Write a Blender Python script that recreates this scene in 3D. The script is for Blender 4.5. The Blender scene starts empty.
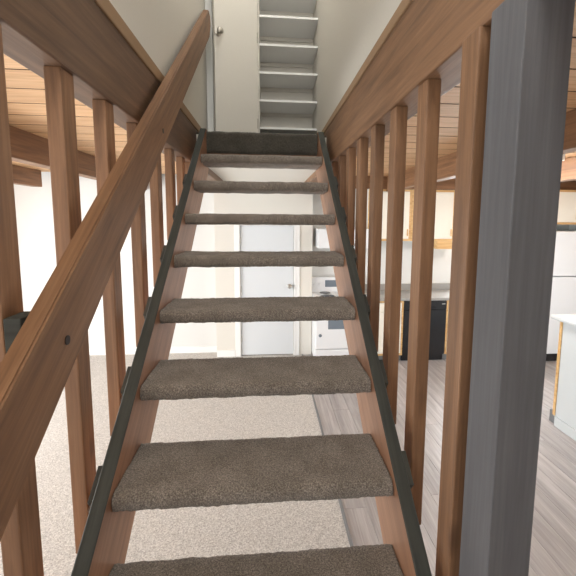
import bpy, bmesh, math, random
from mathutils import Vector, Matrix, noise
random.seed(7)
S = bpy.context.scene
COL = S.collection

# ------------------------------------------------------------------ camera
CAM_Z = 1.973
F_PX, PITCH, YAW, ROLL, PX, PY = 384.997, .1145, .0918, .0069, 302.907, 263.809
cd = bpy.data.cameras.new('camera'); cam = bpy.data.objects.new('camera', cd); COL.objects.link(cam)
fw = Vector((math.sin(YAW)*math.cos(PITCH), math.cos(YAW)*math.cos(PITCH), -math.sin(PITCH)))
rt = Vector((math.cos(YAW), -math.sin(YAW), 0)); up = rt.cross(fw)
r2 = rt*math.cos(ROLL) + up*math.sin(ROLL); u2 = -rt*math.sin(ROLL) + up*math.cos(ROLL)
M = Matrix((r2, u2, -fw)).transposed().to_4x4(); M.translation = (0, 0, CAM_Z)
cam.matrix_world = M
cd.sensor_fit = 'HORIZONTAL'; cd.sensor_width = 36.0
cd.lens = 36.0*F_PX/576.0
cd.shift_x = (288-PX)/576.0; cd.shift_y = (PY-288)/576.0
cd.clip_start = 0.02
S.camera = cam

# ------------------------------------------------------------------ world, light, exposure
S.view_settings.view_transform = 'Standard'; S.view_settings.look = 'None'
S.view_settings.gamma = 1.0; S.view_settings.exposure = 0.0
S.view_settings.use_curve_mapping = False
W = bpy.data.worlds.new('world'); S.world = W; W.use_nodes = True
W.node_tree.nodes['Background'].inputs[0].default_value = (.86, .93, 1, 1)
W.node_tree.nodes['Background'].inputs[1].default_value = 1.2

def area(name, loc, rot, sx, sy, e, col=(1, 1, 1)):
    l = bpy.data.lights.new(name, 'AREA'); l.shape = 'RECTANGLE'; l.size = sx; l.size_y = sy
    l.energy = e; l.color = col
    o = bpy.data.objects.new(name, l); COL.objects.link(o); o.location = loc; o.rotation_euler = rot
    return o
PI = math.pi
area('daylight_left_window', (-4.16, 2.3, 1.15), (0, -PI/2, 0), 2.0, 4.4, 345, (.95, .98, 1))
area('daylight_back_window', (-2.2, -3.16, 1.3), (PI/2, 0, 0), 2.6, 1.8, 65, (.95, .98, 1))
area('daylight_added_window', (3.25, 5.8, 1.6), (-PI/2, 0, 0), .9, .9, 90, (.95, .98, 1))  # light behind a window added to brighten the kitchen
area('daylight_kitchen_window', (4.86, 2.2, 1.3), (0, PI/2, 0), 2.0, 3.2, 55, (.95, .98, 1))
area('daylight_upper_window', (.1, -1.46, 4.1), (PI/2, 0, 0), .7, 1.2, 55, (1, .985, .96))

# ------------------------------------------------------------------ materials
def lin(c):
    c = c/255.0
    return c/12.92 if c <= .04045 else ((c+.055)/1.055)**2.4
def rgb(*c): return (lin(c[0]), lin(c[1]), lin(c[2]), 1)
def newmat(name):
    m = bpy.data.materials.new(name); m.use_nodes = True
    return m, m.node_tree.nodes, m.node_tree.links, m.node_tree.nodes['Principled BSDF']
def ramp(n, stops):
    r = n.new('ShaderNodeValToRGB'); e = r.color_ramp.elements
    e[0].position, e[0].color = stops[0]; e[1].position, e[1].color = stops[-1]
    for p, c in stops[1:-1]:
        x = e.new(p); x.color = c
    return r
def plain(name, c, rough=.6, metal=0.0, bump=0.0, bscale=200):
    m, n, l, b = newmat(name)
    t = n.new('ShaderNodeTexCoord'); ns = n.new('ShaderNodeTexNoise'); ns.inputs['Scale'].default_value = bscale
    ns.inputs['Detail'].default_value = 3
    l.new(t.outputs['Object'], ns.inputs['Vector'])
    mx = n.new('ShaderNodeMixRGB'); mx.blend_type = 'MULTIPLY'; mx.inputs[0].default_value = .06
    mx.inputs[1].default_value = c; l.new(ns.outputs[0], mx.inputs[2]); l.new(mx.outputs[0], b.inputs['Base Color'])
    b.inputs['Roughness'].default_value = rough; b.inputs['Metallic'].default_value = metal
    if bump:
        bp = n.new('ShaderNodeBump'); bp.inputs['Strength'].default_value = bump; bp.inputs['Distance'].default_value = .002
        l.new(ns.outputs[0], bp.inputs['Height']); l.new(bp.outputs[0], b.inputs['Normal'])
    return m
def wood(name, dark, mid, light, rough=.5, scale=1.0, knots=True, bump=.15, rnd=.25):
    """grain runs along local X"""
    m, n, l, b = newmat(name)
    t = n.new('ShaderNodeTexCoord'); oi = n.new('ShaderNodeObjectInfo')
    mp = n.new('ShaderNodeMapping'); mp.inputs['Scale'].default_value = (1.2*scale, 18*scale, 18*scale)
    off = n.new('ShaderNodeVectorMath'); off.operation = 'MULTIPLY_ADD'
    l.new(oi.outputs['Random'], off.inputs[0]); off.inputs[1].default_value = (31, 17, 23)
    l.new(t.outputs['Object'], off.inputs[2]); l.new(off.outputs[0], mp.inputs['Vector'])
    ns = n.new('ShaderNodeTexNoise'); ns.inputs['Scale'].default_value = 1.6; ns.inputs['Detail'].default_value = 7
    ns.inputs['Roughness'].default_value = .62; ns.inputs['Distortion'].default_value = .6
    l.new(mp.outputs[0], ns.inputs['Vector'])
    r = ramp(n, [(.28, dark), (.52, mid), (.76, light)]); l.new(ns.outputs[0], r.inputs[0])
    mp2 = n.new('ShaderNodeMapping'); mp2.inputs['Scale'].default_value = (2.0, 60, 60); l.new(off.outputs[0], mp2.inputs['Vector'])
    n2 = n.new('ShaderNodeTexNoise'); n2.inputs['Scale'].default_value = 2.5; n2.inputs['Detail'].default_value = 4
    l.new(mp2.outputs[0], n2.inputs['Vector'])
    r2_ = ramp(n, [(.35, (.84, .83, .82, 1)), (.65, (1.05, 1.05, 1.05, 1))]); l.new(n2.outputs[0], r2_.inputs[0])
    mx = n.new('ShaderNodeMixRGB'); mx.blend_type = 'MULTIPLY'; mx.inputs[0].default_value = .7
    l.new(r.outputs[0], mx.inputs[1]); l.new(r2_.outputs[0], mx.inputs[2]); out = mx
    if knots:
        mp3 = n.new('ShaderNodeMapping'); mp3.inputs['Scale'].default_value = (2.2, 6, 6); l.new(off.outputs[0], mp3.inputs['Vector'])
        v = n.new('ShaderNodeTexVoronoi'); v.inputs['Scale'].default_value = 1.0; l.new(mp3.outputs[0], v.inputs['Vector'])
        r3 = ramp(n, [(.03, (.35, .3, .28, 1)), (.13, (1, 1, 1, 1))]); l.new(v.outputs['Distance'], r3.inputs[0])
        m3 = n.new('ShaderNodeMixRGB'); m3.blend_type = 'MULTIPLY'; m3.inputs[0].default_value = .75
        l.new(mx.outputs[0], m3.inputs[1]); l.new(r3.outputs[0], m3.inputs[2]); out = m3
    hs = n.new('ShaderNodeHueSaturation')
    ma = n.new('ShaderNodeMath'); ma.operation = 'MULTIPLY_ADD'; ma.inputs[1].default_value = rnd; ma.inputs[2].default_value = 1-rnd/2
    l.new(oi.outputs['Random'], ma.inputs[0]); l.new(ma.outputs[0], hs.inputs['Value'])
    l.new(out.outputs[0], hs.inputs['Color']); l.new(hs.outputs[0], b.inputs['Base Color'])
    b.inputs['Roughness'].default_value = rough
    bp = n.new('ShaderNodeBump'); bp.inputs['Strength'].default_value = bump; bp.inputs['Distance'].default_value = .003
    l.new(n2.outputs[0], bp.inputs['Height']); l.new(bp.outputs[0], b.inputs['Normal'])
    return m
def carpet(name, c1, c2, c3, scale=260, bump=.9, blotch=True):
    m, n, l, b = newmat(name)
    t = n.new('ShaderNodeTexCoord')
    n1 = n.new('ShaderNodeTexNoise'); n1.inputs['Scale'].default_value = scale; n1.inputs['Detail'].default_value = 3
    n1.inputs['Roughness'].default_value = .7
    l.new(t.outputs['Object'], n1.inputs['Vector'])
    r = ramp(n, [(.32, c1), (.5, c2), (.68, c3)]); l.new(n1.outputs[0], r.inputs[0]); out = r
    if blotch:
        n2 = n.new('ShaderNodeTexNoise'); n2.inputs['Scale'].default_value = 9; n2.inputs['Detail'].default_value = 3
        l.new(t.outputs['Object'], n2.inputs['Vector'])
        r2_ = ramp(n, [(.35, (.78, .77, .75, 1)), (.65, (1.1, 1.1, 1.1, 1))]); l.new(n2.outputs[0], r2_.inputs[0])
        mx = n.new('ShaderNodeMixRGB'); mx.blend_type = 'MULTIPLY'; mx.inputs[0].default_value = 1
        l.new(r.outputs[0], mx.inputs[1]); l.new(r2_.outputs[0], mx.inputs[2]); out = mx
    l.new(out.outputs[0], b.inputs['Base Color'])
    b.inputs['Roughness'].default_value = 1; b.inputs['Specular IOR Level'].default_value = .1
    b.inputs['Sheen Weight'].default_value = .25; b.inputs['Sheen Roughness'].default_value = .6
    bp = n.new('ShaderNodeBump'); bp.inputs['Strength'].default_value = bump; bp.inputs['Distance'].default_value = .006
    l.new(n1.outputs[0], bp.inputs['Height']); l.new(bp.outputs[0], b.inputs['Normal'])
    return m

MW = wood('stained_wood', rgb(108, 77, 53), rgb(138, 101, 71), rgb(157, 119, 87), rough=.55)
MWB = wood('stained_wood_in_shade', rgb(88, 64, 46), rgb(110, 82, 60), rgb(128, 98, 74), rough=.55)  # darker copy of the stained wood, holds the left beam's shade
MWD = wood('dark_stained_wood', rgb(84, 66, 53), rgb(100, 80, 65), rgb(112, 92, 77), rough=.5)
MPOST = wood('grey_weathered_wood', rgb(84, 83, 85), rgb(92, 91, 93), rgb(100, 99, 101), rough=.6, knots=False)
MSTOP = wood('dark_wood_top_shade', rgb(52, 54, 50), rgb(64, 66, 61), rgb(76, 78, 72), rough=.85, knots=False)  # dark wood; on the stringer tops its tone stands in for shade
MSTR = wood('stringer_wood', rgb(132, 94, 70), rgb(158, 115, 86), rgb(174, 131, 101), rough=.5, knots=False)
MPLK = wood('ceiling_plank_wood', rgb(198, 150, 106), rgb(220, 177, 132), rgb(232, 195, 152), rough=.6, bump=.1, rnd=.18)
MGROOVE = wood('plank_edge_groove_shade', rgb(58, 36, 22), rgb(72, 46, 30), rgb(84, 56, 38), rough=.8, knots=False)  # groove shade put into the colour of the plank edges
MVIN = wood('grey_vinyl_plank', rgb(144, 139, 138), rgb(168, 163, 162), rgb(192, 188, 187), rough=.38, scale=.7, knots=False, bump=.03, rnd=.18)
MOAK = wood('oak_trim', rgb(196, 150, 92), rgb(222, 182, 124), rgb(236, 204, 152), rough=.45, knots=False, bump=.05, rnd=.1)
MTREAD = carpet('stair_carpet', rgb(80, 73, 66), rgb(132, 122, 112), rgb(182, 172, 160), scale=240)
MFLOOR = carpet('floor_carpet', rgb(142, 138, 132), rgb(186, 181, 175), rgb(220, 216, 210), scale=110, bump=1.0, blotch=False)
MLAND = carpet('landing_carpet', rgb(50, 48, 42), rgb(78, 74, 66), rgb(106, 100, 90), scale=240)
MWALL = plain('white_wall_paint', rgb(224, 224, 221), .85, bump=.08, bscale=140)
MWALLU = plain('cream_wall_paint', rgb(224, 220, 211), .85, bump=.06, bscale=140)
MDOOR = plain('white_door_paint', rgb(218, 222, 225), .5)
MTRIM = plain('white_trim_paint', rgb(240, 240, 238), .45)
MBEIGE = plain('beige_trim_wood', rgb(160, 128, 96), .6)
MMETAL = plain('brushed_nickel', rgb(190, 186, 178), .3, 1.0)
MBOLT = plain('dark_bolt_metal', rgb(60, 50, 46), .5, .6)
MWHITE = plain('white_enamel', rgb(236, 238, 240), .3)
MCREAM = plain('cream_cabinet_paint', rgb(238, 234, 222), .5)
MISL = plain('pale_grey_laminate', rgb(206, 211, 212), .45)
MBLACK = plain('black_appliance', rgb(28, 29, 32), .25)
MGLASSD = plain('oven_window_glass', rgb(120, 130, 140), .12)
MGREY = plain('grey_laminate', rgb(158, 156, 152), .4)
MKICK = plain('grey_kick_board', rgb(120, 122, 124), .5)
def glass_mat():
    m, n, l, b = newmat('window_glass')
    n.remove(b); o = n['Material Output']
    tr = n.new('ShaderNodeBsdfTransparent'); gl = n.new('ShaderNodeBsdfGlossy'); gl.inputs['Roughness'].default_value = .02
    mx = n.new('ShaderNodeMixShader'); mx.inputs[0].default_value = .06
    l.new(tr.outputs[0], mx.inputs[1]); l.new(gl.outputs[0], mx.inputs[2]); l.new(mx.outputs[0], o.inputs[0])
    return m
MPANE = glass_mat()

# ------------------------------------------------------------------ helpers
def link(name, me, parent=None, loc=(0, 0, 0), rot=None):
    o = bpy.data.objects.new(name, me); COL.objects.link(o)
    loc = Vector(loc)
    if parent is not None:
        o.parent = parent
        loc = loc - wloc(parent)
    o.location = loc
    if rot: o.rotation_euler = rot
    return o
def wloc(o):
    v = Vector(o.location)
    while o.parent is not None:
        o = o.parent; v += Vector(o.location)
    return v
def tag(o, label=None, cat=None, group=None, kind=None):
    if label: o['label'] = label
    if cat: o['category'] = cat
    if group: o['group'] = group
    if kind: o['kind'] = kind
    return o
def empty(name, loc): return link(name, None, None, loc)
def bm_box(bm, c, s, bev=0.0):
    r = bmesh.ops.create_cube(bm, size=1.0)
    for v in r['verts']:
        v.co = Vector((v.co.x*s[0]+c[0], v.co.y*s[1]+c[1], v.co.z*s[2]+c[2]))
    if bev:
        es = list({e for v in r['verts'] for e in v.link_edges})
        bmesh.ops.bevel(bm, geom=es, offset=bev, segments=2, affect='EDGES', profile=.6)
def bm_cyl(bm, c, r, h, axis='Z', seg=20, r2=None):
    rot = {'Z': Matrix(), 'X': Matrix.Rotation(PI/2, 4, 'Y'), 'Y': Matrix.Rotation(PI/2, 4, 'X')}[axis]
    bmesh.ops.create_cone(bm, cap_ends=True, segments=seg, radius1=r, radius2=r if r2 is None else r2, depth=h,
                          matrix=Matrix.Translation(c) @ rot)
def finish(bm, name, mat, smooth=False):
    me = bpy.data.meshes.new(name); bm.to_mesh(me); bm.free(); me.materials.append(mat)
    if smooth:
        for p in me.polygons: p.use_smooth = True
    return me
def box(name, lo, hi, mat, parent=None, bev=0.0):
    """axis aligned box from corner to corner, origin at its centre"""
    lo, hi = Vector(lo), Vector(hi); c = (lo+hi)/2; s = hi-lo
    bm = bmesh.new(); bm_box(bm, (0, 0, 0), s, bev)
    return link(name, finish(bm, name, mat), parent, c)
def boxes(name, lst, mat, parent=None):
    c0 = sum(((Vector(a)+Vector(b))/2 for a, b in lst), Vector())/len(lst)
    bm = bmesh.new()
    for a, b in lst:
        a, b = Vector(a), Vector(b); bm_box(bm, (a+b)/2-c0, b-a)
    return link(name, finish(bm, name, mat), parent, c0)
def board(name, length, sy, sz, centre, rot, mat, parent=None, bev=.004, me=None):
    """timber with its grain along local X"""
    if me is None:
        bm = bmesh.new(); bm_box(bm, (0, 0, 0), (length, sy, sz), bev); me = finish(bm, name, mat)
    return link(name, me, parent, centre, rot)
ROT_X, ROT_Y, ROT_Z = (0, 0, 0), (0, 0, PI/2), (0, -PI/2, 0)
def beam_y(name, x0, x1, y0, y1, z0, z1, mat, parent=None, bev=.006):
    return board(name, y1-y0, x1-x0, z1-z0, ((x0+x1)/2, (y0+y1)/2, (z0+z1)/2), ROT_Y, mat, parent, bev)
def beam_x(name, x0, x1, y0, y1, z0, z1, mat, parent=None, bev=.006):
    return board(name, x1-x0, y1-y0, z1-z0, ((x0+x1)/2, (y0+y1)/2, (z0+z1)/2), ROT_X, mat, parent, bev)
def beam_z(name, x0, x1, y0, y1, z0, z1, mat, parent=None, bev=.004):
    return board(name, z1-z0, y1-y0, x1-x0, ((x0+x1)/2, (y0+y1)/2, (z0+z1)/2), ROT_Z, mat, parent, bev)

# ------------------------------------------------------------------ setting: lower storey
XL, XR, YB, YF = -4.0, 4.7, -3.0, 5.65
XCARP = .50
CEIL = 2.575
UP = 2.60
BZ0, BZ1 = 2.368, 2.655        # exposed beams

def struct(o, label=None): o['kind'] = 'structure'; 
def st(o, label):
    o['kind'] = 'structure'; o['label'] = label
    return o
st(box('floor', (XL, YB, -.12), (XCARP, YF, 0), MFLOOR), 'light beige looped carpet covering the room left of the stairs')
fk = st(box('floor_kitchen', (XCARP, YB, -.12), (XR, YF, -.008), MKICK), 'grey wood-look plank floor of the kitchen side')
PW, PLN = .165, 1.8
bm = bmesh.new(); bm_box(bm, (0, 0, 0), (PLN-.002, PW-.002, .016), .001); plank_me = finish(bm, 'floor_plank', MVIN)
i = 0; x = XCARP+.012
while x < XR-.02:
    y = YB - (i*.43) % PLN
    while y < YF:
        if y+PLN > YF:
            bm = bmesh.new(); bm_box(bm, (0, 0, 0), (max(.05, YF-y-.004), PW-.004, .016), .002); me = finish(bm, 'floor_plank', MVIN)
            ln = max(.05, YF-y)
        elif y < YB:
            ln = PLN-(YB-y)
            bm = bmesh.new(); bm_box(bm, (0, 0, 0), (ln-.002, PW-.002, .016), .001); me = finish(bm, 'floor_plank', MVIN)
        else: me, ln = plank_me, PLN
        if min(x+PW, XR)-x > .1 and ln > .06:
            link('floor_plank', me, fk, (x+PW/2, max(y, YB)+ln/2, -.008), ROT_Y)
        y += PLN
    x += PW; i += 1
st(box('trim_1', (XCARP-.008, YB, -.002), (XCARP+.012, YF, .006), MKICK), 'grey metal strip where carpet meets the plank floor')

# walls
WT = .1
LWY0, LWY1, LWZ1 = .1, 4.5, 2.16
st(boxes('wall_left', [((XL-WT, YB, 0), (XL, LWY0, UP)), ((XL-WT, LWY1, 0), (XL, YF, UP)),
                    ((XL-WT, LWY0, LWZ1), (XL, LWY1, UP)), ((XL-WT, LWY0, 0), (XL, LWY1, .08))], MWALL), 'white side wall with wide sliding window')
st(box('wall_far', (XL, YF, 0), (-.733, YF+WT, UP), MWALL), 'bright white far wall left of the door')
DX0, DX1, DZ = -.385, .372, 1.885
DWY = 5.45
st(boxes('wall_door', [((-.733, DWY, 0), (DX0, YF+WT, UP)), ((DX1, DWY, 0), (.636, YF+WT, UP)), ((DX0, DWY, DZ), (DX1, YF+WT, UP)),
                       ((DX0, YF+.02, 0), (DX1, YF+WT, DZ))], MWALLU), 'cream wall section around the white door')
st(boxes('wall_kitchen', [((.636, YF, 0), (2.85, YF+WT, UP)), ((3.65, YF, 0), (XR, YF+WT, UP)), ((2.85, YF, 0), (3.65, YF+WT, 1.15)), ((2.85, YF, 2.05), (3.65, YF+WT, UP))], MWALL), 'white kitchen wall behind the cabinets')
st(boxes('wall_right', [((XR, YB, 0), (XR+WT, .6, UP)), ((XR, 3.8, 0), (XR+WT, YF, UP)), ((XR, .6, 2.3), (XR+WT, 3.8, UP)), ((XR, .6, 0), (XR+WT, 3.8, .3))], MWALL), 'white kitchen side wall with window')
st(boxes('wall_back', [((XL, YB-WT, 0), (-3.5, YB, UP)), ((-.9, YB-WT, 0), (XR, YB, UP)), ((-3.5, YB-WT, 2.2), (-.9, YB, UP)), ((-3.5, YB-WT, 0), (-.9, YB, .4))], MWALL), 'white wall behind the foot of the stairs')
st(box('baseboard_far', (XL, YF-.014, 0), (-.735, YF, .095), MTRIM), 'white baseboard along the far wall')
st(box('baseboard_left', (XL, LWY1, 0), (XL+.014, YF, .095), MTRIM), 'white baseboard along the side wall')
st(box('baseboard_door', (-.73, DWY-.014, 0), (DX0-.09, DWY, .095), MTRIM), 'white baseboard beside the door')

def window(name, label, axis, pos, a0, a1, z0, z1, mull):
    ctr = (pos, (a0+a1)/2, z0) if axis == 'x' else ((a0+a1)/2, pos, z0)
    e = empty(name, ctr); st(e, label)
    def bx(nm, u0, u1, w0, w1, d0, d1, mat):
        if axis == 'x': return box(nm, (pos+d0, u0, w0), (pos+d1, u1, w1), mat, e)
        return box(nm, (u0, pos+d0, w0), (u1, pos+d1, w1), mat, e)
    fwid = .05
    bx('frame_rail', a0, a1, z0, z0+fwid, -.03, .03, MTRIM); bx('frame_rail', a0, a1, z1-fwid, z1, -.03, .03, MTRIM)
    bx('frame_stile', a0, a0+fwid, z0+fwid, z1-fwid, -.03, .03, MTRIM); bx('frame_stile', a1-fwid, a1, z0+fwid, z1-fwid, -.03, .03, MTRIM)
    cuts = [a0+fwid]
    for k in range(1, mull):
        u = a0+(a1-a0)*k/mull
        bx('mullion', u-.025, u+.025, z0+fwid, z1-fwid, -.025, .025, MTRIM); cuts += [u-.025, u+.025]
    cuts.append(a1-fwid)
    for k in range(0, len(cuts), 2):
        bx('pane', cuts[k], cuts[k+1], z0+fwid, z1-fwid, -.004, .004, MPANE)
window('window_1', 'wide white-framed sliding window in the side wall', 'x', XL-.05, LWY0, LWY1, .08, LWZ1, 3)
window('window_2', 'white-framed window in the wall behind the stairs foot', 'y', YB-.05, -3.5, -.9, .4, 2.2, 2)
window('window_3', 'white-framed kitchen side window', 'x', XR+.05, .6, 3.8, .3, 2.3, 2)
window('window_4_added', 'small added window over the kitchen counter', 'y', YF+.05, 2.85, 3.65, 1.15, 2.05, 2)  # added opening that brings extra light into the kitchen

# ceiling of tongue-and-groove planks, running left to right
cl = st(box('ceiling', (XL, YB, CEIL+.022), (-.58, YF, UP-.001), MWD), 'plank ceiling over the carpeted room')
cr = st(box('ceiling_kitchen', (.53, YB, CEIL+.022), (XR, YF, UP-.001), MWD), 'plank ceiling over the kitchen')
st(box('ceiling_back', (-.58, YB, CEIL), (.53, -1.3, UP-.001), MWALLU), 'flat ceiling behind the stair foot')
st(box('ceiling_passage', (-.58, 3.02, 2.452), (.53, DWY, UP-.001), MWALLU), 'floor thickness behind the landing')
STEP = .2483; y0 = 2.005 - 20*STEP
def plank_mesh(lx):
    bm = bmesh.new(); bm_box(bm, (0, 0, 0), (lx, STEP-.009, .022), .0035); me = finish(bm, 'ceiling_plank', MPLK)
    me.materials.append(MGROOVE)          # shade of the grooves painted onto the plank edges as darker wood
    for p in me.polygons:
        if abs(p.normal.y) > .3: p.material_index = 1
    return me
pmL, pmR = plank_mesh(3.42), plank_mesh(4.17)
k = 0
while y0+k*STEP < YF-.05:
    yc = y0+(k+.5)*STEP
    if yc-STEP/2 >= YB-.01 and yc+STEP/2 < YF+.02:
        link('ceiling_plank', pmL, cl, (-.58-1.71, yc, CEIL+.011)); link('ceiling_plank', pmR, cr, (.53+2.085, yc, CEIL+.011))
    k += 1
st(box('ceiling_hall', (-.53, 3.03, 2.43), (.47, DWY, 2.45), MWALLU), 'white flat ceiling between the two stair beams before the door')

# exposed beams along the room
for x0, x1, lab in ((-1.79, -1.68, 'brown exposed beam nearest the stairs on the carpet side'),
                    (-3.02, -2.90, 'brown exposed beam farther out on the carpet side'),
                    (1.65, 1.76, 'brown exposed beam nearest the stairs on the kitchen side'),
                    (2.85, 2.96, 'brown exposed beam farther out on the kitchen side')):
    st(beam_y('ceiling_beam', x0, x1, YB, YF if x0 > -.7 else 5.35 if x0 < -2 else YF, BZ0, CEIL, MW), lab)
st(beam_y('ceiling_beam', -.64, -.526, YB, DWY, BZ0, BZ1-.02, MWB), 'brown beam with painted-in shade above the left balusters')
st(beam_y('ceiling_beam', .452, .575, YB, DWY, BZ0+.012, BZ1-.0, MW), 'brown beam above the right balusters')
st(beam_y('trim_2', -.60, -.520, -1.3, 3.65, BZ1-.02, BZ1+.038, MBEIGE), 'tan cap trim on the left stair beam under the white wall')
st(beam_y('trim_3', .446, .56, -1.3, 3.7, BZ1, BZ1+.045, MBEIGE), 'tan cap trim on the right stair beam under the white wall')

# ------------------------------------------------------------------ setting: upper storey
UC = 5.0; UY = 3.75
st(box('wall_upper_left', (-.64, -1.4, BZ1+.038), (-.530, 3.62, UC), MWALLU), 'cream wall over the left stair beam')
st(box('wall_upper_right', (.470, -1.4, BZ1+.045), (.58, UY, UC), MWALLU), 'cream wall over the right stair beam')
st(boxes('wall_upper_far', [((-1.2, UY, UP), (-.085, UY+.1, UC)), ((.487, UY, UP), (.7, UY+.1, UC)), ((-.085, UY, 4.75), (.487, UY+.1, UC))], MWALLU), 'cream wall at the top of the stairs')
st(boxes('wall_upper_back', [((-.64, -1.5, UP), (.58, -1.4, 3.4)), ((-.64, -1.5, 4.8), (.58, -1.4, UC)), ((-.64, -1.5, 3.4), (-.3, -1.4, 4.8)), ((.46, -1.5, 3.4), (.58, -1.4, 4.8))], MWALLU), 'cream wall high above the stair foot')
window('window_5', 'white-framed high stair window', 'y', -1.45, -.3, .46, 3.4, 4.8, 1)
st(boxes('ceiling_upper', [((-1.3, -1.5, UC), (.7, 4.3, UC+.08))], MWALLU), 'white ceiling above the stairwell')
st(box('wall_upper_side', (-1.3, 3.0, UP), (-1.2, UY+.1, UC), MWALLU), 'cream wall end of the upper passage')
st(box('wall_upper_near', (-1.2, 2.95, UP), (-.64, 3.0, UC), MWALLU), 'cream wall of the upper passage')
st(box('trim_4', (-.545, 3.622, UP+.013), (-.474, 3.66, 4.7), MTRIM, None, .004), 'bright white door casing at the upper left corner')
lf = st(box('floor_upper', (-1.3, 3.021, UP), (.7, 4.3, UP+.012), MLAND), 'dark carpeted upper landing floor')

# landing nosing: dark carpet wrapped over the header
def carpet_slab(name, w, d, t, mat, seed, rnd=.024, amp=.0042, step=.007):
    """rounded carpet-wrapped board: profile in YZ swept along X. nose at y=0, top at z=0"""
    prof = []
    def arc(cy, cz, a0, a1, n):
        for k in range(n+1):
            a = a0+(a1-a0)*k/n; prof.append((cy+rnd*math.cos(a), cz+rnd*math.sin(a)))
    def seg(p, q):
        n = max(1, int(math.hypot(q[0]-p[0], q[1]-p[1])/step))
        for k in range(1, n): prof.append((p[0]+(q[0]-p[0])*k/n, p[1]+(q[1]-p[1])*k/n))
    arc(d-rnd, -rnd, 0, PI/2, 4); seg((d-rnd, 0), (rnd, 0))
    arc(rnd, -rnd, PI/2, PI, 4); seg((0, -rnd), (0, -t+rnd))
    arc(rnd, -t+rnd, PI, 1.5*PI, 4); seg((rnd, -t), (d-rnd, -t))
    arc(d-rnd, -t+rnd, 1.5*PI, 2*PI, 4); seg((d, -t+rnd), (d, -rnd))
    n = len(prof); nx = int(w/step)
    cy, cz = d/2, -t/2
    verts = []; faces = []
    for i in range(nx+1):
        x = -w/2+w*i/nx
        for j, (py, pz) in enumerate(prof):
            a, b = prof[(j-1) % n], prof[(j+1) % n]
            ny, nz = -(b[1]-a[1]), (b[0]-a[0]); q = math.hypot(ny, nz) or 1
            ny, nz = -ny/q, -nz/q
            if ny*(py-cy)/d+nz*(pz-cz)/t < 0: ny, nz = -ny, -nz
            v = noise.noise(Vector((x*160+seed*9, py*160, pz*160)))*amp + noise.noise(Vector((x*14+seed*5, py*14, pz*14)))*.003
            verts.append((x, py+ny*v, pz+nz*v))
    for i in range(nx):
        for j in range(n):
            faces.append((i*n+j, (i+1)*n+j, (i+1)*n+(j+1) % n, i*n+(j+1) % n))
    faces.append(tuple(range(n-1, -1, -1))); faces.append(tuple(nx*n+j for j in range(n)))
    me = bpy.data.meshes.new(name); me.from_pydata(verts, [], faces); me.materials.append(mat)
    bm = bmesh.new(); bm.from_mesh(me); bmesh.ops.recalc_face_normals(bm, faces=bm.faces); bm.to_mesh(me); bm.free()
    for p in me.polygons: p.use_smooth = True
    return me

# ------------------------------------------------------------------ staircase
RUN, RISE = .2683, .2
SXL, SXR = -.439, .372
SW = SXR-SXL; SCX = (SXL+SXR)/2
Y8, Z8 = .7656, 1.0
SLOPE = math.atan2(RISE, RUN)
def nose(y): return Z8+(y-Y8)*RISE/RUN
stair = empty('staircase', (SCX, -.3, 0))
tag(stair, 'open-riser staircase with brown carpeted treads between two wooden stringers', 'staircase')
for k in range(1, 13):     # 8 = the tread at the bottom edge of the photograph, 1 = the one under the landing
    me = carpet_slab('tread', SW-.004, .281, .056, MTREAD, k, step=.007 if k < 10 else .02)
    link('tread', me, stair, (SCX, Y8+(8-k)*RUN, Z8+(8-k)*RISE))
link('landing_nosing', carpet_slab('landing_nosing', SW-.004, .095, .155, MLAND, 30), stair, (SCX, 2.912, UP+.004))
beam_x('header', SXL, SXR, 2.935, 2.988, 2.40, UP-.14, MW, stair)
def stringer(x0, x1):
    """side board in the plane of the slope with plumb cut at the top and level cut on the floor"""
    top, bot = .018, -.335
    ya, yb = Y8-(Z8-top)*RUN/RISE*1.0 - .02, 2.99
    pts = []
    yt0 = Y8+(0-Z8-top)*RUN/RISE       # where the top edge meets the floor
    yb0 = Y8+(0-Z8-bot)*RUN/RISE
    pts = [(yt0+.16, 0), (yt0+.16, nose(yt0+.16)+top)]
    yk = Y8+(UP+.02-top-Z8)*RUN/RISE
    pts += [(min(yk, yb), min(UP+.02, nose(yb)+top)), (yb, min(UP+.02, nose(yb)+top)), (yb, nose(yb)+bot), (yb0, 0)]
    c, s = math.cos(SLOPE), math.sin(SLOPE)
    oy, oz = 1.2, nose(1.2)
    loc = [((p[0]-oy)*c+(p[1]-oz)*s, -(p[0]-oy)*s+(p[1]-oz)*c) for p in pts]
    bm = bmesh.new(); t = (x1-x0)/2
    A = [bm.verts.new((u, t, v)) for u, v in loc]; B = [bm.verts.new((u, -t, v)) for u, v in loc]
    bm.faces.new(A); bm.faces.new(B[::-1]); n = len(A)
    for j in range(n): bm.faces.new((A[j], B[j], B[(j+1) % n], A[(j+1) % n]))
    bmesh.ops.recalc_face_normals(bm, faces=bm.faces)
    bmesh.ops.bevel(bm, geom=list(bm.edges), offset=.003, segments=1, affect='EDGES')
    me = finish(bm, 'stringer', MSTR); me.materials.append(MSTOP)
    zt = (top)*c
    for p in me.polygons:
        if p.normal.z > .6 and p.center.z > zt-.02: p.material_index = 1  # shade painted on the top faces by the darker slot
    o = link('stringer', me, stair, ((x0+x1)/2, oy, oz))
    # local X along the slope: first pitch about the local Y, then turn to run along world Y
    o.rotation_euler = (Matrix.Rotation(PI/2, 3, 'Z') @ Matrix.Rotation(-SLOPE, 3, 'Y')).to_euler()
    return o
stringer(SXL-.041, SXL); stringer(SXR, SXR+.041)

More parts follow.
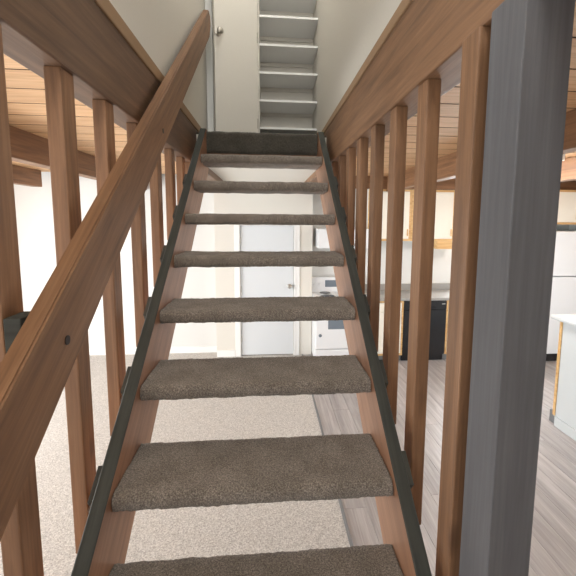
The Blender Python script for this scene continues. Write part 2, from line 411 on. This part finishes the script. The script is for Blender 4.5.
# dark end brackets of the treads on the outside of the stringers
for k in range(2, 12):
    yk = Y8+(8-k)*RUN+.055
    for xa, xb in ((SXL-.041-.022, SXL-.0415), (SXR+.0415, SXR+.041+.022)):
        b = board('tread_bracket', .10, xb-xa, .05, ((xa+xb)/2, yk, nose(yk)-.045), None, MSTOP, stair, .003)
        b.rotation_euler = (Matrix.Rotation(PI/2, 3, 'Z') @ Matrix.Rotation(-SLOPE, 3, 'Y')).to_euler()
# ------------------------------------------------------------------ balustrades
def balustrade(label, xi, sgn, ys, ztop, xs):
    """xi = inner face x, sgn = outward direction, xs = outer face of the stringer"""
    e = empty('stair_balustrade', ((xi+sgn*.021), 1.5, .1)); tag(e, label, 'balustrade', 'balustrades along the stairs')
    for y in ys:
        zb = max(.02, nose(y)-.30)
        xo = xi - (.018 if (sgn > 0 and y < .9) else 0)
        x0, x1 = sorted((xo, xo+sgn*.043))
        beam_z('baluster', x0, x1, y, y+.072, zb, ztop, MW, e)
        xa, xb = sorted((xs+sgn*.001, xo-sgn*.0005))
        if nose(y+.036)-.1 > ztop-.02: continue
        b = board('spacer_block', .06, xb-xa, .06, ((xa+xb)/2, y+.036, nose(y+.036)-.19), None, MWD, e, .003)
        b.rotation_euler = (Matrix.Rotation(PI/2, 3, 'Z') @ Matrix.Rotation(-SLOPE, 3, 'Y')).to_euler()
    return e
yR = [1.127+.2703*(k-1) for k in range(0, 8)]; yR[0] = .822
yL = [.838+.2850*k for k in range(-1, 7)]+[2.815]
yL = [.55, .82, 1.115, 1.398, 1.712, 2.005, 2.303, 2.585, 2.825]
eR = balustrade('row of square brown balusters on the kitchen side of the stairs', .461, 1, yR, BZ0+.012, SXR+.041)
eL = balustrade('row of square brown balusters on the carpet side of the stairs', -.540, -1, yL, BZ0, SXL-.041)
# sloping handrail on its own spacer blocks
RX0, RX1 = -.505, -.460
def handrail():
    y0, y1, lo, hi = -.55, 3.38, .500, .714
    c, s = math.cos(SLOPE), math.sin(SLOPE); oy, oz = 1.4, nose(1.4)+.6
    pts = [(y0, nose(y0)+lo), (y0, nose(y0)+hi), (y1-.05, nose(y1-.05)+hi), (y1+.03, nose(y1)+hi-.05), (y1+.05, nose(y1)+lo+.10), (y1-.03, nose(y1-.03)+lo)]
    loc = [((p[0]-oy)*c+(p[1]-oz)*s, -(p[0]-oy)*s+(p[1]-oz)*c) for p in pts]
    bm = bmesh.new(); t = (RX1-RX0)/2
    A = [bm.verts.new((u, t, v)) for u, v in loc]; B = [bm.verts.new((u, -t, v)) for u, v in loc]
    bm.faces.new(A); bm.faces.new(B[::-1]); n = len(A)
    for j in range(n): bm.faces.new((A[j], B[j], B[(j+1) % n], A[(j+1) % n]))
    bmesh.ops.recalc_face_normals(bm, faces=bm.faces)
    bmesh.ops.bevel(bm, geom=list(bm.edges), offset=.005, segments=2, affect='EDGES')
    o = link('handrail', finish(bm, 'handrail', MW), None, ((RX0+RX1)/2, oy, oz))
    o.rotation_euler = (Matrix.Rotation(PI/2, 3, 'Z') @ Matrix.Rotation(-SLOPE, 3, 'Y')).to_euler()
    return o
rail_mesh = handrail()
rail = empty('handrail', (RX0, 1.4, 1.5)); tag(rail, 'thick sloping wooden handrail board bolted inside the left balusters', 'handrail')
rail_mesh.name = 'rail_board'; rail_mesh.parent = rail; rail_mesh.location = Vector(rail_mesh.location)-Vector(rail.location)
bm = bmesh.new(); bm_cyl(bm, (0, 0, 0), .011, .006, 'X', 16); bolt_me = finish(bm, 'bolt', MBOLT)
for y, z in ((0.905, 1.694), (1.812, 2.359)):
    link('bolt', bolt_me, rail, (RX1-.001, y, z))
for y, dz in ((.82, .05), (1.398, -.02)):
    box('rail_spacer', (-.5395, y, nose(y+.036)+.57+dz), (RX0-.0005, y+.068, nose(y+.036)+.65+dz), MSTOP, rail, .003)

# newel post
npz = beam_z('newel_post', .438, .528, .662, .768, 0, BZ0+.011, MPOST, None, .003)
tag(npz, 'tall dark grey square newel post in the right foreground', 'post')

# ------------------------------------------------------------------ lower door
d1 = st(empty('door_1', ((DX0+DX1)/2, DWY, 0)), 'white flush door with pale casing seen between the treads')
box('door_slab', (DX0+.004, DWY+.012, .012), (DX1-.004, DWY+.05, DZ-.004), MDOOR, d1, .002)
CW, CT = .082, .018
for a, b in ((DX0-CW, DX0), (DX1, DX1+CW)):
    c = box('casing', (a, DWY-CT, 0), (b, DWY, DZ), MTRIM, d1, .004)
    box('casing_bead', (a+.055 if a < 0 else a+.008, DWY-CT-.006, 0), (a+.074 if a < 0 else a+.027, DWY-CT, DZ), MTRIM, c, .002)
box('casing', (DX0-CW, DWY-CT, DZ), (DX1+CW, DWY, DZ+CW), MTRIM, d1, .004)
def knob(parent, c, d, mat=MMETAL):
    """c on the door face, d = unit direction outward"""
    bm = bmesh.new()
    prof = [(0, .030), (.004, .030), (.007, .022), (.010, .011), (.030, .010), (.034, .018), (.042, .027), (.052, .029), (.060, .024), (.064, .012), (.065, .0005)]
    rings = []
    for h, r in prof:
        rings.append([bm.verts.new((r*math.cos(2*PI*k/20), r*math.sin(2*PI*k/20), h)) for k in range(20)])
    for a, b in zip(rings, rings[1:]):
        for k in range(20): bm.faces.new((a[k], a[(k+1) % 20], b[(k+1) % 20], b[k]))
    bm.faces.new(rings[0][::-1]); bm.faces.new(rings[-1])
    o = link('knob', finish(bm, 'knob', mat, True), parent, c)
    o.rotation_euler = Vector(d).to_track_quat('Z', 'Y').to_euler()
    return o
knob(d1, (DX1-.062, DWY+.012, 1.02), (0, -1, 0))
box('strike_plate', (DX1+.002, DWY-CT-.002, .985), (DX1+.03, DWY-CT, 1.05), MMETAL, d1)
for z in (.25, .98, 1.68):
    box('hinge', (DX0-.002, DWY+.004, z-.045), (DX0+.012, DWY+.014, z+.045), MMETAL, d1)

# ------------------------------------------------------------------ upper closet and its open door
lc = empty('linen_closet', (.2, UY+.2, UP)); tag(lc, 'cream built-in linen closet with open shelves above the stairs', 'closet')
CX0, CX1, CY1 = -.083, .486, UY+.42
box('back_panel', (CX0, CY1-.012, UP+.002), (CX1, CY1, 4.74), MWALLU, lc)
box('side_panel', (CX0, UY+.002, UP+.002), (CX0+.014, CY1-.012, 4.74), MWALLU, lc)
box('side_panel', (CX1-.014, UY+.002, UP+.002), (CX1, CY1-.012, 4.74), MWALLU, lc)
for z in (2.836, 3.085, 3.333, 3.578, 3.825, 4.07, 4.32):
    sh = box('shelf', (CX0+.014, UY+.012, z-.020), (CX1-.014, CY1-.012, z), MTRIM, lc, .002)
    box('cleat', (CX0+.016, CY1-.030, z-.055), (CX1-.016, CY1-.0125, z-.0205), MWALLU, sh)
# door swung open towards the stairs, hinge on the closet's left jamb
hx, hy, ex, ey = -.093, UY-.022, -.447, 3.50
ang = math.atan2(ey-hy, ex-hx); ln = math.hypot(ex-hx, ey-hy)
d2 = st(empty('door_2', (hx, hy, UP)), 'cream closet door swung open at the top of the stairs')
bm = bmesh.new(); bm_box(bm, (ln/2, 0, 1.05), (ln, .034, 2.06), .002)
o = link('door_slab', finish(bm, 'door_slab', MWALLU), d2, (hx, hy, UP)); o.rotation_euler = (0, 0, ang)
dirv = Vector((math.cos(ang), math.sin(ang), 0)); nrm = Vector((-dirv.y, dirv.x, 0))
if nrm.y > 0: nrm = -nrm
knob(d2, Vector((hx, hy, 3.535))+dirv*(ln-.03)+nrm*.017, nrm)
for z in (2.85, 3.6, 4.4):
    bm = bmesh.new(); bm_cyl(bm, (0, 0, 0), .007, .09, 'Z', 12); link('hinge', finish(bm, 'hinge', MMETAL), d2, (hx+.004, hy-.012, z))

# unseen lamp added over the landing to brighten closet, door and walls
lp = empty('added_ceiling_lamp', (-.05, 2.75, UC)); tag(lp, 'added round white flush ceiling lamp above the landing, out of view', 'lamp')
bm = bmesh.new(); bm_cyl(bm, (0, 0, 0), .15, .03, 'Z', 32); link('base', finish(bm, 'base', MTRIM), lp, (-.05, 2.75, UC-.0155))
mg, ng, lg, bg_ = newmat('added_lamp_glass'); bg_.inputs['Base Color'].default_value = (.9, .88, .84, 1)
bg_.inputs['Emission Color'].default_value = (1, .97, .92, 1); bg_.inputs['Emission Strength'].default_value = 5
bm = bmesh.new(); bmesh.ops.create_uvsphere(bm, u_segments=24, v_segments=12, radius=.14)
for v in bm.verts: v.co.z *= .55
bmesh.ops.delete(bm, geom=[v for v in bm.verts if v.co.z > .01], context='VERTS')
link('shade', finish(bm, 'shade', mg, True), lp, (-.05, 2.75, UC-.0315))
pl = bpy.data.lights.new('added_lamp_light', 'POINT'); pl.energy = 17; pl.shadow_soft_size = .14; pl.color = (1, .985, .96)
po = bpy.data.objects.new('added_lamp_light', pl); COL.objects.link(po); po.parent = lp; po.location = (0, 0, -.26)

# ------------------------------------------------------------------ kitchen
def door_panel(name, x0, x1, z0, z1, yf, parent, mat=MCREAM, handle=None):
    d = box(name, (x0, yf-.018, z0), (x1, yf, z1), mat, parent, .003)
    r = .045
    for nm, a, b in (('rail', (x0+r, yf-.024, z0), (x1-r, yf-.018, z0+r)), ('rail', (x0+r, yf-.024, z1-r), (x1-r, yf-.018, z1)),
                     ('stile', (x0, yf-.024, z0), (x0+r, yf-.018, z1)), ('stile', (x1-r, yf-.024, z0), (x1, yf-.018, z1))):
        box(nm, a, b, mat, d, .002)
    if handle:
        box('handle', (handle[0]-.006, yf-.045, handle[1]-.05), (handle[0]+.006, yf-.0245, handle[1]+.05), MOAK, d, .002)
    return d
def base_cabinet(x0, x1, yf, label, ndoors=1, drawer=True):
    e = empty('base_cabinet', ((x0+x1)/2, yf, 0)); tag(e, label, 'cabinet', 'kitchen base cabinets')
    box('body', (x0, yf, .10), (x1, YF-.002, .872), MCREAM, e)
    box('kick_board', (x0, yf+.05, .001), (x1, yf+.065, .10), MKICK, e)
    box('face_rail', (x0+.025, yf-.012, .85), (x1-.025, yf, .872), MOAK, e); box('face_rail', (x0+.025, yf-.012, .10), (x1-.025, yf, .125), MOAK, e)
    for a in (x0, x1-.025): box('face_stile', (a, yf-.012, .10), (a+.025, yf, .872), MOAK, e)
    w = (x1-x0-.05)/ndoors
    for k in range(ndoors):
        a, b = x0+.025+k*w+.006, x0+.025+(k+1)*w-.006
        if drawer:
            dr = box('drawer', (a, yf-.026, .735), (b, yf-.0005, .845), MCREAM, e, .004)
            box('handle', ((a+b)/2-.05, yf-.045, .785), ((a+b)/2+.05, yf-.0265, .797), MOAK, dr, .002)
            door_panel('cabinet_door', a, b, .135, .715, yf-.001, e, handle=(b-.03, .66))
        else: door_panel('cabinet_door', a, b, .135, .845, yf-.001, e, handle=(b-.03, .78))
    return e
KY = 5.06
base_cabinet(1.405, 1.862, KY, 'cream base cabinet with drawer beside the white stove')
base_cabinet(2.478, 3.14, KY, 'cream base cabinet with oak edge right of the black dishwasher', 2)
base_cabinet(3.142, 3.80, KY, 'cream base cabinet between the added window and the white fridge', 2, False)
# dishwasher
dw = empty('dishwasher', (2.17, KY, 0)); tag(dw, 'black dishwasher built in under the kitchen counter', 'dishwasher')
box('body', (1.866, KY, .10), (2.474, YF-.05, .870), MBLACK, dw)
box('kick_board', (1.87, KY+.04, .001), (2.47, KY+.06, .0995), MBLACK, dw)
dd = box('door', (1.87, KY-.022, .12), (2.47, KY-.0005, .74), MBLACK, dw, .006)
cp = box('control_panel', (1.87, KY-.026, .745), (2.47, KY-.0005, .868), MBLACK, dw, .005)
box('handle', (2.02, KY-.05, .76), (2.32, KY-.0265, .785), MBLACK, cp, .006)
box('badge', (2.40, KY-.0275, .82), (2.45, KY-.0265, .832), MMETAL, cp)
wt = empty('worktop', (2.6, KY, .874)); tag(wt, 'grey laminate worktop running along the kitchen wall', 'worktop')
box('slab', (1.402, KY-.03, .874), (3.80, YF-.002, .912), MGREY, wt, .006)
box('upstand', (1.402, YF-.022, .9125), (3.80, YF-.002, 1.01), MGREY, wt, .003)
# stove
sv = empty('stove', (1.02, KY, 0)); tag(sv, 'white freestanding stove at the end of the kitchen counter', 'stove')
SX0, SX1 = .642, 1.398
box('body', (SX0, KY, .03), (SX1, YF-.03, .895), MWHITE, sv, .004)
ck = box('cooktop', (SX0-.002, KY-.02, .8955), (SX1+.002, YF-.03, .915), MWHITE, sv, .004)
for bx_, by_, r_ in ((.83, 5.22, .09), (1.21, 5.22, .075), (.83, 5.46, .075), (1.21, 5.46, .09)):
    bm = bmesh.new(); bm_cyl(bm, (0, 0, 0), r_, .008, 'Z', 28); b_ = link('burner', finish(bm, 'burner', MBLACK), sv, (bx_, by_, .9195))
    bm = bmesh.new(); bm_cyl(bm, (0, 0, 0), r_+.015, .003, 'Z', 28); link('drip_pan', finish(bm, 'drip_pan', MMETAL), b_, (bx_, by_, .9165))
bg = box('backguard', (SX0, YF-.11, .9155), (SX1, YF-.03, 1.135), MWHITE, sv, .006)
box('clock_panel', (.84, YF-.114, .99), (1.20, YF-.1105, 1.09), MGLASSD, bg, .001)
for kx in (.70, .78, 1.26, 1.34):
    bm = bmesh.new(); bm_cyl(bm, (0, 0, 0), .022, .022, 'Y', 20); link('knob', finish(bm, 'knob', MWHITE), bg, (kx, YF-.1215, 1.04))
od = box('oven_door', (SX0+.006, KY-.04, .225), (SX1-.006, KY-.0005, .80), MWHITE, sv, .006)
box('oven_window', (.81, KY-.0425, .50), (1.23, KY-.0402, .68), MGLASSD, od, .001)
bm = bmesh.new(); bm_cyl(bm, (0, 0, 0), .012, .6, 'X', 16); link('handle', finish(bm, 'handle', MWHITE), od, (1.02, KY-.075, .755))
for hx_ in (.74, 1.30): box('handle_bracket', (hx_-.012, KY-.075, .745), (hx_+.012, KY-.0405, .765), MWHITE, od)
bm = bmesh.new(); bm_cyl(bm, (0, 0, 0), .022, .004, 'Y', 24); link('badge', finish(bm, 'badge', MGLASSD), od, (.705, KY-.0425, .414))
box('front_panel', (SX0+.004, KY-.03, .805), (SX1-.004, KY-.0005, .893), MWHITE, sv, .004)
dr = box('drawer', (SX0+.006, KY-.035, .04), (SX1-.006, KY-.0005, .212), MWHITE, sv, .006)
box('grip_lip', (.80, KY-.045, .185), (1.24, KY-.0355, .2), MWHITE, dr, .002)
# range hood and tiled splash behind the stove
hd = empty('range_hood', (1.02, 5.4, 1.58)); tag(hd, 'pale box-shaped range hood mounted over the white stove', 'range hood')
box('canopy', (SX0+.05, 5.25, 1.58), (SX1, YF-.002, 1.85), MWHITE, hd, .006)
box('filter', (SX0+.12, 5.30, 1.574), (SX1-.08, YF-.08, 1.5795), MMETAL, hd)
box('switch_strip', (1.15, 5.246, 1.61), (1.33, 5.2495, 1.65), MGREY, hd)
def upper_cabinet(x0, x1, yf, z0, z1, label, nd=1, y1=YF-.002):
    e = empty('wall_cabinet', ((x0+x1)/2, yf, z0)); tag(e, label, 'cabinet', 'kitchen wall cabinets')
    box('body', (x0, yf, z0), (x1, y1, z1), MCREAM, e)
    box('face_rail', (x0+.028, yf-.012, z1-.028), (x1-.028, yf, z1), MOAK, e); box('face_rail', (x0+.028, yf-.012, z0), (x1-.028, yf, z0+.03), MOAK, e)
    for a in (x0, x1-.028): box('face_stile', (a, yf-.012, z0), (a+.028, yf, z1), MOAK, e)
    w = (x1-x0-.056)/nd
    for k in range(nd):
        a, b = x0+.028+k*w+.004, x0+.028+(k+1)*w-.004
        door_panel('cabinet_door', a, b, z0+.034, z1-.032, yf-.001, e, handle=(b-.02, z0+.12))
    return e
UYF = 5.33
st(beam_x('trim_5', .64, XR, 5.29, 5.325, 2.402, CEIL-.001, MW), 'brown wooden fascia above the kitchen wall cabinets')
upper_cabinet(1.402, 2.020, UYF, 1.68, 2.40, 'cream wall cabinet with oak edges above the counter', 2)
c3 = upper_cabinet(2.024, 2.66, UYF, 1.68, 2.40, 'cream wall cabinet with oak frame left of the added window', 1)
box('valance', (2.42, UYF-.01, 1.565), (2.645, YF-.01, 1.679), MOAK, c3, .003)
# fridge with cabinet above
fr = empty('fridge', (4.24, 4.92, 0)); tag(fr, 'white top-freezer fridge beside the kitchen wall', 'fridge')
box('body', (3.86, 4.96, .03), (4.62, YF-.03, 1.835), MWHITE, fr, .006)
fd = box('freezer_door', (3.86, 4.895, 1.225), (4.62, 4.957, 1.835), MWHITE, fr, .010)
box('handle', (4.54, 4.86, 1.27), (4.565, 4.8945, 1.55), MWHITE, fd, .006)
gd = box('fridge_door', (3.86, 4.895, .12), (4.62, 4.957, 1.212), MWHITE, fr, .010)
box('handle', (4.54, 4.86, .80), (4.565, 4.8945, 1.17), MWHITE, gd, .006)
box('grille', (3.87, 4.93, .005), (4.61, 4.957, .105), MBLACK, fr)
upper_cabinet(3.86, 4.66, 5.0, 1.93, 2.40, 'cream cabinet mounted above the white fridge', 2)
# breakfast counter on the right
pn = empty('breakfast_counter', (3.1, 2.4, 0)); tag(pn, 'white panelled breakfast counter at the right edge with pale wood corner strip', 'counter')
box('body', (2.775, 1.7, .09), (3.4, 3.33, 1.03), MISL, pn)
box('top', (2.745, 1.66, 1.0305), (3.44, 3.44, 1.072), MISL, pn, .015)
box('corner_strip', (2.765, 3.305, .10), (2.7745, 3.335, 1.0295), MOAK, pn, .002)
box('kick_board', (2.762, 1.7, .001), (2.7745, 3.30, .098), MISL, pn, .002)
box('base_block', (2.79, 3.331, .001), (3.38, 3.40, .12), MKICK, pn, .003)
# kitchen ceiling light between the exposed beams
kx0, kx1, ky0, ky1 = 2.20, 2.41, 3.0, 4.2
kl = empty('kitchen_light', ((kx0+kx1)/2, (ky0+ky1)/2, CEIL)); tag(kl, 'white box-shaped kitchen ceiling light between the exposed beams', 'lamp')
box('housing', (kx0, ky0, CEIL-.11), (kx1, ky1, CEIL-.0005), MTRIM, kl, .004)
mk, nk, lk, bk = newmat('light_diffuser'); bk.inputs['Base Color'].default_value = (.9, .9, .9, 1)
bk.inputs['Emission Color'].default_value = (1, .98, .95, 1); bk.inputs['Emission Strength'].default_value = 46
box('diffuser', (kx0+.015, ky0+.015, CEIL-.16), (kx1-.015, ky1-.015, CEIL-.1105), mk, kl, .012)
